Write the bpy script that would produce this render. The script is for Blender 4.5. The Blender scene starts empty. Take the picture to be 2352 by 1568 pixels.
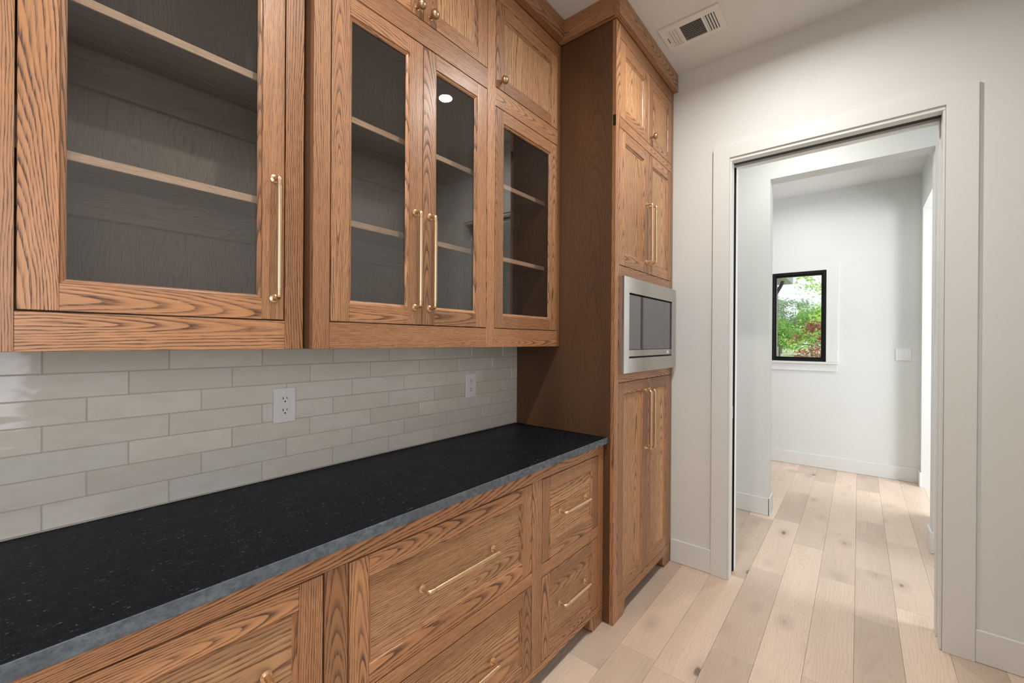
import bpy, bmesh, math, random
from mathutils import Vector, Matrix, Quaternion
random.seed(7)
SC = bpy.context.scene
COL = SC.collection

# ------------------------------------------------------------------ camera
H = 1.385
YAW, PIT, ROL, FPX = 0.68687506, -0.0016029674, 0.006368335, 971.75
cam_d = bpy.data.cameras.new('camera'); cam = bpy.data.objects.new('camera', cam_d); COL.objects.link(cam)
cam_d.sensor_width = 36.0; cam_d.sensor_fit = 'HORIZONTAL'; cam_d.lens = FPX / 2352 * 36.0
cam_d.clip_start = 0.02; cam_d.clip_end = 400
fw = Vector((math.cos(YAW)*math.cos(PIT), math.sin(YAW)*math.cos(PIT), math.sin(PIT)))
r0 = Vector((math.sin(YAW), -math.cos(YAW), 0)); u0 = r0.cross(fw)
rr = r0*math.cos(ROL) + u0*math.sin(ROL); uu = -r0*math.sin(ROL) + u0*math.cos(ROL)
cam.matrix_world = Matrix(((rr.x, uu.x, -fw.x, 0), (rr.y, uu.y, -fw.y, 0), (rr.z, uu.z, -fw.z, H), (0, 0, 0, 1)))
SC.camera = cam
# ------------------------------------------------------------------ view / world / lights
SC.view_settings.view_transform = 'Standard'; SC.view_settings.look = 'None'
SC.view_settings.gamma = 1.0; SC.view_settings.use_curve_mapping = False
SC.view_settings.exposure = 0.08
SC.cycles.use_denoising = True
SC.cycles.max_bounces = 10; SC.cycles.diffuse_bounces = 6; SC.cycles.glossy_bounces = 5
SC.cycles.transparent_max_bounces = 12; SC.cycles.transmission_bounces = 6
SC.cycles.sample_clamp_indirect = 6.0
SC.cycles.caustics_reflective = False; SC.cycles.caustics_refractive = False

CEIL = 3.063
world = bpy.data.worlds.new('world'); SC.world = world; world.use_nodes = True
wn = world.node_tree.nodes; wl = world.node_tree.links
bg = wn['Background']; bg.inputs['Strength'].default_value = 1.15
tc = wn.new('ShaderNodeTexCoord'); sx = wn.new('ShaderNodeSeparateXYZ'); wr = wn.new('ShaderNodeValToRGB')
wl.new(tc.outputs['Generated'], sx.inputs[0]); wl.new(sx.outputs['Z'], wr.inputs[0]); wl.new(wr.outputs[0], bg.inputs[0])
wr.color_ramp.elements[0].position = 0.0; wr.color_ramp.elements[0].color = (0.93, 0.95, 1.0, 1)
wr.color_ramp.elements[1].position = 0.8; wr.color_ramp.elements[1].color = (0.62, 0.76, 1.0, 1)

def lamp(name, kind, loc, energy, color, rot=(0, 0, 0), size=0.1, size_y=None, spread=180):
    d = bpy.data.lights.new(name, kind); d.energy = energy; d.color = color
    if kind == 'AREA':
        d.size = size; d.spread = math.radians(spread)
        if size_y: d.shape = 'RECTANGLE'; d.size_y = size_y
        else: d.shape = 'DISK'
    if kind == 'SUN': d.angle = math.radians(1.0)
    o = bpy.data.objects.new(name, d); COL.objects.link(o); o.location = loc; o.rotation_euler = rot
    return o
WARM = (1.0, 0.97, 0.925); COOL = (0.94, 0.955, 1.0)
lamp('sunlight', 'SUN', (0, 0, 10), 3.2, (1.0, 0.96, 0.88), rot=(math.radians(20), math.radians(-48), 0))
CANS = [(1.97, 0.275), (0.62, 0.40), (-0.75, 0.40)]
for cx, cy in CANS:
    lamp('can_light_lamp', 'AREA', (cx, cy, CEIL - 0.004), 15.5, WARM, size=0.085, spread=165)
# daylight through the window in the wall opposite the cabinets and through the openings beyond the passage
lamp('daylight_pantry_window', 'AREA', (-0.55, -0.86, 1.55), 16.0, COOL, rot=(math.radians(90), 0, 0), size=1.3, size_y=1.5)
lamp('daylight_passage_window', 'AREA', (3.40, -3.30, 1.5), 82.0, COOL, rot=(math.radians(90), 0, 0), size=1.0, size_y=2.2)
lamp('daylight_side_room', 'AREA', (4.95, -2.6, 1.7), 78.0, COOL, rot=(math.radians(90), 0, 0), size=1.9, size_y=2.3)
lamp('passage_fill_lamp', 'AREA', (3.4, 0.3, CEIL - 0.004), 8.0, (1, 0.95, 0.88), size=0.085, spread=165)  # added lamp without a known fixture, brightens the passage
lamp('nook_fill_lamp', 'AREA', (4.95, 0.5, CEIL - 0.004), 9.5, (1, 0.97, 0.92), size=0.085, spread=165)  # added lamp, evens out the brightness of the far room

# ------------------------------------------------------------------ mesh helpers
class MB:
    """collects geometry; every vertex has grain coordinates gc and a seed gs"""
    def __init__(s): s.v = []; s.f = []; s.gc = []; s.gs = []; s.mi = []
    def add(s, vs, fs, gc=None, seed=0.0, mi=0):
        n = len(s.v); s.v += [tuple(p) for p in vs]
        s.gc += [tuple(p) for p in (gc if gc else vs)]; s.gs += [seed]*len(vs)
        s.f += [tuple(i+n for i in f) for f in fs]; s.mi += [mi]*len(fs)
    def build(s, name, mats, parent=None, smooth=False, recalc=True, loc=None):
        me = bpy.data.meshes.new(name)
        off = Vector(loc) if loc else Vector((0, 0, 0))
        me.from_pydata([tuple(Vector(p)-off) for p in s.v], [], s.f)
        if recalc:
            bm = bmesh.new(); bm.from_mesh(me); bmesh.ops.recalc_face_normals(bm, faces=bm.faces); bm.to_mesh(me); bm.free()
        a = me.attributes.new('gc', 'FLOAT_VECTOR', 'POINT'); a.data.foreach_set('vector', [c for p in s.gc for c in p])
        b = me.attributes.new('gs', 'FLOAT', 'POINT'); b.data.foreach_set('value', s.gs)
        if not isinstance(mats, (list, tuple)): mats = [mats]
        for m in mats: me.materials.append(m)
        me.polygons.foreach_set('material_index', s.mi)
        me.polygons.foreach_set('use_smooth', [smooth]*len(me.polygons))
        if smooth: 
            try: me.set_sharp_from_angle(angle=math.radians(35))
            except Exception: pass
        me.update()
        o = bpy.data.objects.new(name, me); COL.objects.link(o)
        if loc: o.location = off
        if parent is not None:
            o.parent = parent
            if loc is None: o.location = -root_loc(parent)
            else: o.location = off - root_loc(parent)
        return o

def root_loc(o):
    p = Vector((0, 0, 0))
    while o is not None: p += o.location; o = o.parent
    return p

def chbox(x0, x1, y0, y1, z0, z1, b=0.0012):
    if x1 < x0: x0, x1 = x1, x0
    if y1 < y0: y0, y1 = y1, y0
    if z1 < z0: z0, z1 = z1, z0
    if b <= 0:
        vs = [(x, y, z) for x in (x0, x1) for y in (y0, y1) for z in (z0, z1)]
        return vs, [(0, 1, 3, 2), (4, 6, 7, 5), (0, 4, 5, 1), (2, 3, 7, 6), (0, 2, 6, 4), (1, 5, 7, 3)]
    b = min(b, (x1-x0)*.4, (y1-y0)*.4, (z1-z0)*.4)
    lo = (x0, y0, z0); hi = (x1, y1, z1); vs = []; idx = {}
    for sx in (0, 1):
        for sy in (0, 1):
            for sz in (0, 1):
                s = (sx, sy, sz)
                for a in range(3):
                    p = [ (hi[i] if s[i] else lo[i]) if i == a else ((hi[i]-b) if s[i] else (lo[i]+b)) for i in range(3)]
                    idx[(s, a)] = len(vs); vs.append(p)
    fs = []
    def S(a, va, b_, vb, c, vc):
        t = [0, 0, 0]; t[a] = va; t[b_] = vb; t[c] = vc; return tuple(t)
    for a in range(3):
        b_, c = (a+1) % 3, (a+2) % 3
        for s in (0, 1):
            q = [idx[(S(a, s, b_, i, c, j), a)] for i, j in ((0, 0), (1, 0), (1, 1), (0, 1))]
            fs.append(q if s else q[::-1])
    for c in range(3):
        a, b_ = (c+1) % 3, (c+2) % 3
        for i in (0, 1):
            for j in (0, 1):
                q = [idx[(S(a, i, b_, j, c, 0), a)], idx[(S(a, i, b_, j, c, 0), b_)], idx[(S(a, i, b_, j, c, 1), b_)], idx[(S(a, i, b_, j, c, 1), a)]]
                fs.append(q if (i ^ j) else q[::-1])
    for s in [(i, j, k) for i in (0, 1) for j in (0, 1) for k in (0, 1)]:
        q = [idx[(s, 0)], idx[(s, 1)], idx[(s, 2)]]
        fs.append(q if (sum(s) % 2) else q[::-1])
    return vs, fs

def board(mb, x0, x1, y0, y1, z0, z1, ax='x', style=None, face='y', b=0.0012, mi=0, seed=None):
    """a piece of wood; ax = grain direction, face = axis of its show face"""
    vs, fs = chbox(x0, x1, y0, y1, z0, z1, b)
    A = {'x': 0, 'y': 1, 'z': 2}; l = A[ax]; t = A[face]
    if l == t: t = (l+1) % 3
    w = 3 - l - t
    if style is None: style = random.choice(['cath', 'mid', 'str', 'mid', 'cath', 'str'])
    lo = (min(x0, x1), min(y0, y1), min(z0, z1)); hi = (max(x0, x1), max(y0, y1), max(z0, z1)); sz = [hi[i]-lo[i] for i in range(3)]
    if style == 'cath': cw = random.uniform(-.25, .25)*sz[w]; ct = random.uniform(.012, .035)
    elif style == 'mid': cw = random.choice([-1, 1])*random.uniform(.4, .9)*max(sz[w], .05); ct = random.uniform(.02, .05)
    elif style == 'str': cw = random.choice([-1, 1])*random.uniform(.18, .35); ct = random.uniform(.05, .1)
    else: cw = random.uniform(-.5, .5)*sz[w]; ct = random.uniform(.03, .06)   # wide veneer
    lo_l = random.uniform(-.25, .25); sd = random.uniform(0, 100) if seed is None else seed
    gc = []
    for p in vs:
        gc.append((p[l]-(lo[l]+hi[l])/2+lo_l, p[w]-(lo[w]+hi[w])/2+cw, p[t]-lo[t]+ct))
    mb.add(vs, fs, gc, sd, mi)

def one(name, mat, parent, *a, loc=None, **k):
    mb = MB(); board(mb, *a, **k); return mb.build(name, mat, parent, loc=loc)

def plainbox(name, mat, parent, x0, x1, y0, y1, z0, z1, b=0.001):
    mb = MB(); vs, fs = chbox(x0, x1, y0, y1, z0, z1, b); mb.add(vs, fs); return mb.build(name, mat, parent)

def thing(name, label, cat, loc=(0, 0, 0), group=None):
    o = bpy.data.objects.new(name, None); COL.objects.link(o); o.location = loc
    o.empty_display_size = 0.1
    o['label'] = label; o['category'] = cat
    if group: o['group'] = group
    return o
def tag(o, label, cat, group=None):
    o['label'] = label; o['category'] = cat
    if group: o['group'] = group
    return o
def struct(o): o['kind'] = 'structure'; return o

def lathe(mb, prof, org, axis, seg=20, mi=0):
    """prof = [(dist along axis, radius)]"""
    ax = Vector(axis).normalized(); e1 = ax.orthogonal().normalized(); e2 = ax.cross(e1); org = Vector(org)
    vs = []; fs = []
    for d, r in prof:
        for k in range(seg):
            a = 2*math.pi*k/seg; vs.append(org+ax*d+(e1*math.cos(a)+e2*math.sin(a))*r)
    for i in range(len(prof)-1):
        for k in range(seg):
            k2 = (k+1) % seg; fs.append((i*seg+k, i*seg+k2, (i+1)*seg+k2, (i+1)*seg+k))
    fs.append(tuple(range(seg))[::-1]); fs.append(tuple((len(prof)-1)*seg+k for k in range(seg)))
    mb.add(vs, fs, mi=mi)

def sweep(mb, pts, rad, seg=14, mi=0, flat=1.0):
    pts = [Vector(p) for p in pts]; n = len(pts); vs = []; fs = []
    tang = []
    for i in range(n):
        if i == 0: t = pts[1]-pts[0]
        elif i == n-1: t = pts[-1]-pts[-2]
        else: t = (pts[i+1]-pts[i]).normalized()+(pts[i]-pts[i-1]).normalized()
        tang.append(t.normalized())
    e = tang[0].orthogonal().normalized()
    for i in range(n):
        if i: e = (e-tang[i]*e.dot(tang[i])).normalized()
        f = tang[i].cross(e)
        for k in range(seg):
            a = 2*math.pi*k/seg; vs.append(pts[i]+(e*math.cos(a)+f*math.sin(a))*rad[i])
    for i in range(n-1):
        for k in range(seg):
            k2 = (k+1) % seg; fs.append((i*seg+k, i*seg+k2, (i+1)*seg+k2, (i+1)*seg+k))
    fs.append(tuple(range(seg))[::-1]); fs.append(tuple((n-1)*seg+k for k in range(seg)))
    mb.add(vs, fs, mi=mi)

# ------------------------------------------------------------------ materials
def mat(name):
    m = bpy.data.materials.new(name); m.use_nodes = True
    return m, m.node_tree.nodes, m.node_tree.links, m.node_tree.nodes['Principled BSDF']
def N(n, t, **k):
    o = n.new(t)
    for a, v in k.items(): setattr(o, a, v)
    return o
def math_(n, l, op, a, b=None, c=None, clamp=False):
    o = n.new('ShaderNodeMath'); o.operation = op; o.use_clamp = clamp
    for i, v in enumerate((a, b, c)):
        if v is None: continue
        if hasattr(v, 'node'): l.new(v, o.inputs[i])
        else: o.inputs[i].default_value = v
    return o.outputs[0]
def ramp(n, l, fac, stops, interp='LINEAR'):
    o = n.new('ShaderNodeValToRGB'); cr = o.color_ramp; cr.interpolation = interp
    while len(cr.elements) < len(stops): cr.elements.new(0.5)
    for e, (p, c) in zip(cr.elements, stops):
        e.position = p; e.color = tuple(c)+(1,) if len(c) == 3 else c
    if fac is not None: l.new(fac, o.inputs[0])
    return o.outputs[0]
def mixc(n, l, fac, a, b, mode='MIX'):
    o = n.new('ShaderNodeMix'); o.data_type = 'RGBA'; o.blend_type = mode
    for sock, v in ((o.inputs[0], fac), (o.inputs[6], a), (o.inputs[7], b)):
        if hasattr(v, 'node'): l.new(v, sock)
        elif isinstance(v, (int, float)): sock.default_value = v
        else: sock.default_value = tuple(v)+(1,) if len(v) == 3 else v
    return o.outputs[2]
def noise(n, l, vec, scale, detail=2, w=None, rough=.5, dim='4D'):
    o = n.new('ShaderNodeTexNoise'); o.noise_dimensions = dim
    o.inputs['Scale'].default_value = scale; o.inputs['Detail'].default_value = detail; o.inputs['Roughness'].default_value = rough
    if vec is not None: l.new(vec, o.inputs['Vector'])
    if w is not None and dim == '4D': l.new(w, o.inputs['W'])
    return o.outputs['Fac']
def vscale(n, l, vec, s):
    o = n.new('ShaderNodeVectorMath'); o.operation = 'MULTIPLY'; l.new(vec, o.inputs[0]); o.inputs[1].default_value = s
    return o.outputs[0]

def wood(name, light, light2, dark, contrast=1.0, sp=.0062, taper=.055, warp=.02, pore=.5, rough=.4, coat=0.0, bump=.15, knots=False, tonevar=.22, spec=.5):
    m, n, l, bs = mat(name)
    g = N(n, 'ShaderNodeAttribute', attribute_name='gc').outputs['Vector']
    s = N(n, 'ShaderNodeAttribute', attribute_name='gs').outputs['Fac']
    sep = N(n, 'ShaderNodeSeparateXYZ'); l.new(g, sep.inputs[0])
    L, W, T = sep.outputs
    n1 = noise(n, l, vscale(n, l, g, (2.2, 9, 9)), 1.0, 2, s)
    n2 = noise(n, l, vscale(n, l, g, (9, 60, 60)), 1.0, 2, s)
    s2 = math_(n, l, 'ADD', s, 31.7)
    n3 = noise(n, l, vscale(n, l, g, (1.6, 6, 6)), 1.0, 1, s2)
    d1 = math_(n, l, 'MULTIPLY', math_(n, l, 'SUBTRACT', n1, .5), warp*2)
    n4 = noise(n, l, vscale(n, l, g, (40, 330, 330)), 1.0, 2, s)
    d2 = math_(n, l, 'ADD', math_(n, l, 'MULTIPLY', math_(n, l, 'SUBTRACT', n2, .5), warp*.34), math_(n, l, 'MULTIPLY', math_(n, l, 'SUBTRACT', n4, .5), .0020))
    d3 = math_(n, l, 'MULTIPLY', math_(n, l, 'SUBTRACT', n3, .5), warp*2.6)
    W2 = math_(n, l, 'ADD', W, math_(n, l, 'ADD', d1, d2))
    T2 = math_(n, l, 'ADD', math_(n, l, 'ADD', T, d3), math_(n, l, 'MULTIPLY', L, taper))
    r = math_(n, l, 'SQRT', math_(n, l, 'ADD', math_(n, l, 'MULTIPLY', W2, W2), math_(n, l, 'MULTIPLY', T2, T2)))
    # ring spacing differs from board to board
    sf = math_(n, l, 'FRACT', math_(n, l, 'MULTIPLY', s, 7.31))
    spn = math_(n, l, 'MULTIPLY_ADD', sf, sp*.7, sp*.62)
    ring = math_(n, l, 'DIVIDE', r, spn)
    f = math_(n, l, 'FRACT', ring)
    prof = ramp(n, l, f, [(0.0, (.12,)*3), (.07, (1,)*3), (.26, (.62,)*3), (.5, (.16,)*3), (.78, (.02,)*3), (1.0, (.1,)*3)])
    # strength per ring
    fl = math_(n, l, 'FLOOR', ring)
    wn_ = N(n, 'ShaderNodeTexWhiteNoise', noise_dimensions='2D')
    cmb = N(n, 'ShaderNodeCombineXYZ'); l.new(fl, cmb.inputs[0]); l.new(s, cmb.inputs[1]); l.new(cmb.outputs[0], wn_.inputs['Vector'])
    rs = math_(n, l, 'MULTIPLY_ADD', wn_.outputs['Value'], .55, .5)
    p1 = noise(n, l, vscale(n, l, g, (28, 620, 620)), 1.0, 1, s)
    pr = ramp(n, l, p1, [(.38, (0,)*3), (.62, (1,)*3)])
    p2 = noise(n, l, vscale(n, l, g, (7, 150, 150)), 1.0, 2, s2)
    pr2 = ramp(n, l, p2, [(.35, (0,)*3), (.7, (1,)*3)])
    dk = math_(n, l, 'MULTIPLY', math_(n, l, 'MULTIPLY', prof, rs), math_(n, l, 'MULTIPLY_ADD', pr, .65, .5))
    dk = math_(n, l, 'ADD', dk, math_(n, l, 'MULTIPLY', pr, .16*pore))
    dk = math_(n, l, 'ADD', dk, math_(n, l, 'MULTIPLY', pr2, .22*pore))
    dk = math_(n, l, 'MULTIPLY', dk, contrast, clamp=True)
    tn = noise(n, l, vscale(n, l, g, (1.2, 5, 5)), 1.0, 1, s2)
    base = mixc(n, l, ramp(n, l, tn, [(.3, (0,)*3), (.7, (1,)*3)]), light, light2)
    sv = N(n, 'ShaderNodeTexWhiteNoise', noise_dimensions='1D'); l.new(s, sv.inputs['W'])
    tone = math_(n, l, 'MULTIPLY_ADD', sv.outputs['Value'], tonevar*2, 1-tonevar)
    tv = N(n, 'ShaderNodeCombineXYZ')
    for i in range(3): l.new(tone, tv.inputs[i])
    base = mixc(n, l, 1.0, base, tv.outputs[0], 'MULTIPLY')
    col = mixc(n, l, dk, base, dark)
    if knots:
        # sparse knots: dark core and a greyish halo
        vo = N(n, 'ShaderNodeTexVoronoi', voronoi_dimensions='4D'); vo.inputs['Scale'].default_value = 1.0; vo.inputs['Randomness'].default_value = 1.0
        l.new(vscale(n, l, g, (3.2, 6.5, 6.5)), vo.inputs['Vector']); l.new(math_(n, l, 'MULTIPLY', s, 3.1), vo.inputs['W'])
        kd = math_(n, l, 'ADD', vo.outputs['Distance'], math_(n, l, 'MULTIPLY', math_(n, l, 'SUBTRACT', n2, .5), .10))
        core = ramp(n, l, kd, [(.07, (1,)*3), (.12, (0,)*3)])
        halo = ramp(n, l, kd, [(.10, (1,)*3), (.36, (0,)*3)])
        col = mixc(n, l, math_(n, l, 'MULTIPLY', halo, .35), col, (.30, .23, .185))
        col = mixc(n, l, math_(n, l, 'MULTIPLY', core, .75), col, (.07, .05, .04))
    l.new(col, bs.inputs['Base Color'])
    rg = math_(n, l, 'MULTIPLY_ADD', dk, .18, rough)
    l.new(rg, bs.inputs['Roughness'])
    bs.inputs['Specular IOR Level'].default_value = spec
    bs.inputs['Coat Weight'].default_value = coat; bs.inputs['Coat Roughness'].default_value = .27
    if bump:
        bp = N(n, 'ShaderNodeBump'); bp.inputs['Strength'].default_value = bump; bp.inputs['Distance'].default_value = .0006
        l.new(math_(n, l, 'SUBTRACT', 1.0, dk), bp.inputs['Height']); l.new(bp.outputs[0], bs.inputs['Normal'])
    return m

OAK = wood('stained_oak', (.545, .272, .123), (.42, .190, .080), (.078, .033, .017), contrast=1.24, sp=.0052, coat=.32, tonevar=.26)
OAKV = wood('stained_oak_veneer', (.70, .395, .19), (.56, .29, .132), (.15, .070, .034), contrast=1.15, sp=.0085, coat=.2, pore=1.0, warp=.03)
OAKS = wood('shaded_oak_side_panel', (.165, .080, .036), (.108, .049, .021), (.048, .021, .010), contrast=.5, sp=.006, pore=1.0, rough=.45, tonevar=.1)  # darker veneer; shade on the cabinet sides is put into the colour too
PLY = wood('shaded_stained_ply', (.20, .155, .12), (.11, .082, .062), (.06, .043, .033), contrast=.7, sp=.012, warp=.10, pore=.8, rough=.5, tonevar=.1)  # stained ply; low light inside the cabinets is put into its dark colour
EDGE = wood('shelf_edge_oak', (.86, .60, .42), (.78, .52, .35), (.26, .15, .09), contrast=.8, sp=.004, pore=1.0)
FLOOR = wood('oak_floor', (.72, .575, .465), (.63, .495, .395), (.38, .27, .205), contrast=.30, sp=.010, warp=.05, pore=1.0, rough=.36, knots=True, tonevar=.2, bump=.06)

def paint(name, c, rough=.55, bump=0.0, sc=300):
    m, n, l, bs = mat(name)
    t = N(n, 'ShaderNodeTexCoord').outputs['Object']
    nz = noise(n, l, t, 1.3, 2, dim='3D')
    col = mixc(n, l, nz, tuple(x*.975 for x in c), tuple(min(1, x*1.02) for x in c))
    l.new(col, bs.inputs['Base Color']); bs.inputs['Roughness'].default_value = rough
    bs.inputs['Specular IOR Level'].default_value = .3
    if bump:
        nb = noise(n, l, t, sc, 2, dim='3D'); bp = N(n, 'ShaderNodeBump'); bp.inputs['Strength'].default_value = bump
        bp.inputs['Distance'].default_value = .001; l.new(nb, bp.inputs['Height']); l.new(bp.outputs[0], bs.inputs['Normal'])
    return m
WALL = paint('wall_paint', (.705, .722, .71), .6, .12, 180)
CEILM = paint('ceiling_paint', (.69, .70, .69), .8, .1, 150)
TRIM = paint('trim_paint', (.715, .732, .72), .35)
PLAST = paint('white_plastic', (.80, .80, .80), .3)
BLACK = paint('black_rubber', (.012, .012, .013), .5)
DARK = paint('dark_void', (.02, .014, .010), .8)
BLKFRAME = paint('black_window_frame', (.006, .006, .007), .25)
VENTM = paint('vent_enamel', (.74, .73, .70), .4)
DUCT = paint('duct_dark', (.05, .05, .05), .7)
EAVE = paint('eave_paint', (.62, .63, .58), .6)
GUTTER = paint('gutter_metal', (.05, .05, .055), .4)
TEAL = paint('teal_paint', (.09, .17, .18), .4)

def metal(name, c, rough, aniso=0):
    m, n, l, bs = mat(name)
    t = N(n, 'ShaderNodeTexCoord').outputs['Object']
    nz = noise(n, l, vscale(n, l, t, (1, 1, 1)), 14.0, 2, dim='3D')
    l.new(math_(n, l, 'MULTIPLY_ADD', nz, .08, rough-.04), bs.inputs['Roughness'])
    l.new(mixc(n, l, nz, tuple(x*.95 for x in c), c), bs.inputs['Base Color'])
    bs.inputs['Metallic'].default_value = 1.0
    return m
BRASS = metal('satin_brass', (.84, .60, .38), .30)
BRONZE = metal('aged_bronze', (.50, .335, .20), .36)
STEEL = metal('stainless_steel', (.56, .53, .50), .17)

def glass(name, tint=(1, 1, 1), ior=1.55, rough=0.0):
    m, n, l, bs = mat(name); n.remove(bs)
    out = n['Material Output']
    tr = N(n, 'ShaderNodeBsdfTransparent'); tr.inputs[0].default_value = tint+(1,)
    gl = N(n, 'ShaderNodeBsdfGlossy'); gl.inputs['Roughness'].default_value = rough
    fr = N(n, 'ShaderNodeFresnel'); ge = N(n, 'ShaderNodeNewGeometry')
    l.new(math_(n, l, 'MULTIPLY_ADD', ge.outputs['Backfacing'], 1/ior-ior, ior), fr.inputs[0])   # same reflectance on both faces of the thin pane
    mx = N(n, 'ShaderNodeMixShader')
    f2 = math_(n, l, 'MULTIPLY', fr.outputs[0], 1.9, clamp=True)
    l.new(f2, mx.inputs[0]); l.new(tr.outputs[0], mx.inputs[1]); l.new(gl.outputs[0], mx.inputs[2]); l.new(mx.outputs[0], out.inputs[0])
    return m
GLASS = glass('cabinet_glass', (.90, .90, .89))
WGLASS = glass('window_glass', (.97, .98, .98), 1.3)
m, n, l, bs = mat('microwave_glass'); bs.inputs['Base Color'].default_value = (.035, .035, .037, 1); bs.inputs['Roughness'].default_value = .03; bs.inputs['Specular IOR Level'].default_value = 1.0; bs.inputs['IOR'].default_value = 2.0
t_ = N(n, 'ShaderNodeTexCoord').outputs['Object']; l.new(mixc(n, l, noise(n, l, t_, 2.0, 1, dim='3D'), (.03, .03, .032), (.045, .045, .046)), bs.inputs['Base Color'])
MWGLASS = m
m, n, l, bs = mat('lamp_lens'); bs.inputs['Emission Color'].default_value = (1, .93, .85, 1); bs.inputs['Emission Strength'].default_value = 22.0
LENS = m

# backsplash tile: each tile its own tone, wavy glaze
m, n, l, bs = mat('glazed_tile')
oi = N(n, 'ShaderNodeObjectInfo'); t_ = N(n, 'ShaderNodeTexCoord').outputs['Object']
off = N(n, 'ShaderNodeVectorMath', operation='ADD'); l.new(t_, off.inputs[0]); l.new(oi.outputs['Location'], off.inputs[1])
cmb = N(n, 'ShaderNodeCombineXYZ'); 
for i in range(3): l.new(oi.outputs['Random'], cmb.inputs[i])
off2 = N(n, 'ShaderNodeVectorMath', operation='MULTIPLY_ADD'); l.new(cmb.outputs[0], off2.inputs[0]); off2.inputs[1].default_value = (9, 4, 7); l.new(off.outputs[0], off2.inputs[2])
ov = off2.outputs[0]
c1 = ramp(n, l, oi.outputs['Random'], [(0, (.64, .605, .54)), (.3, (.72, .68, .61)), (.55, (.68, .665, .62)), (.8, (.75, .705, .63)), (1, (.67, .62, .545))])
nz = noise(n, l, vscale(n, l, ov, (14, 14, 40)), 1.0, 3, dim='3D')
c2 = mixc(n, l, math_(n, l, 'MULTIPLY', ramp(n, l, nz, [(.45, (0,)*3), (.75, (1,)*3)]), .4), c1, (.60, .55, .47))
l.new(c2, bs.inputs['Base Color']); bs.inputs['Roughness'].default_value = .07; bs.inputs['Specular IOR Level'].default_value = .6
nb = noise(n, l, vscale(n, l, ov, (10, 10, 22)), 1.0, 2, dim='3D')
bp = N(n, 'ShaderNodeBump'); bp.inputs['Strength'].default_value = .35; bp.inputs['Distance'].default_value = .004; l.new(nb, bp.inputs['Height']); l.new(bp.outputs[0], bs.inputs['Normal'])
TILE = m
GROUT = paint('grout', (.50, .46, .40), .9, .3, 600)

# black honed stone
def stone(name, base, flecks, rough, vein):
    m, n, l, bs = mat(name)
    t = N(n, 'ShaderNodeTexCoord').outputs['Object']
    a = noise(n, l, vscale(n, l, t, (5, 9, 9)), 1.0, 6, dim='3D', rough=.65)
    b = noise(n, l, vscale(n, l, t, (130, 240, 240)), 1.0, 2, dim='3D', rough=.7)
    c = noise(n, l, vscale(n, l, t, (30, 90, 90)), 1.0, 4, dim='3D', rough=.7)
    gr = noise(n, l, vscale(n, l, t, (70, 110, 110)), 1.0, 3, dim='3D', rough=.7)
    am = math_(n, l, 'MULTIPLY', ramp(n, l, a, [(.35, (.25,)*3), (.7, (1,)*3)]), ramp(n, l, gr, [(.35, (.0,)*3), (.65, (1,)*3)]))
    col = mixc(n, l, am, base, tuple(x*2.2+.004 for x in base))
    fm = math_(n, l, 'MULTIPLY', ramp(n, l, b, [(.61, (0,)*3), (.72, (1,)*3)]), ramp(n, l, c, [(.53, (0.04,)*3), (.68, (1,)*3)]))
    col = mixc(n, l, math_(n, l, 'MULTIPLY', fm, flecks), col, vein)
    l.new(col, bs.inputs['Base Color'])
    l.new(math_(n, l, 'MULTIPLY_ADD', a, .25, rough), bs.inputs['Roughness'])
    bs.inputs['Specular IOR Level'].default_value = .09
    bp = N(n, 'ShaderNodeBump'); bp.inputs['Strength'].default_value = .25; bp.inputs['Distance'].default_value = .0008
    l.new(c, bp.inputs['Height']); l.new(bp.outputs[0], bs.inputs['Normal'])
    return m
STONE = stone('black_soapstone', (.0035, .0042, .0065), 1.0, .36, (.35, .36, .38))
STONEE = stone('room_lit_soapstone_edge', (.085, .098, .112), .6, .5, (.35, .36, .38))  # unpolished grey edge, lightened further for the room light it faces

# ------------------------------------------------------------------ structure
YW = 1.534      # cabinet wall surface
XE = 2.722      # end wall surface
OY0, OY1, OZ = -0.297, 0.588, 2.459     # doorway
def wallmesh(name, boxes, m=WALL):
    mb = MB()
    for b in boxes:
        vs, fs = chbox(*b, b=0); mb.add(vs, fs)
    return struct(mb.build(name, m))
XL, YR = -2.7, -0.82
fl_base = struct(plainbox('floor', GROUT, None, XL-.1, 5.95, -3.7, 2.4, -.12, -.012))
wallmesh('ceiling', [(XL-.1, 5.95, -3.7, 2.4, CEIL, CEIL+.12)], CEILM)
wallmesh('wall_left', [(XL-.1, 2.86, YW, YW+.12, -.012, CEIL)])
wallmesh('wall_back', [(XL-.12, XL, YR-.1, YW, -.012, CEIL)])
wallmesh('wall_right', [(XL, -1.2, YR-.12, YR, -.012, CEIL), (.1, XE, YR-.12, YR, -.012, CEIL), (-1.2, .1, YR-.12, YR, -.012, .85), (-1.2, .1, YR-.12, YR, 2.3, CEIL)])
wallmesh('wall_end', [(XE, 2.872, OY1+.0, YW, -.012, CEIL), (XE, 2.872, -3.5, OY0, -.012, CEIL), (XE, 2.872, OY0, OY1, OZ+.002, CEIL)])
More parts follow.
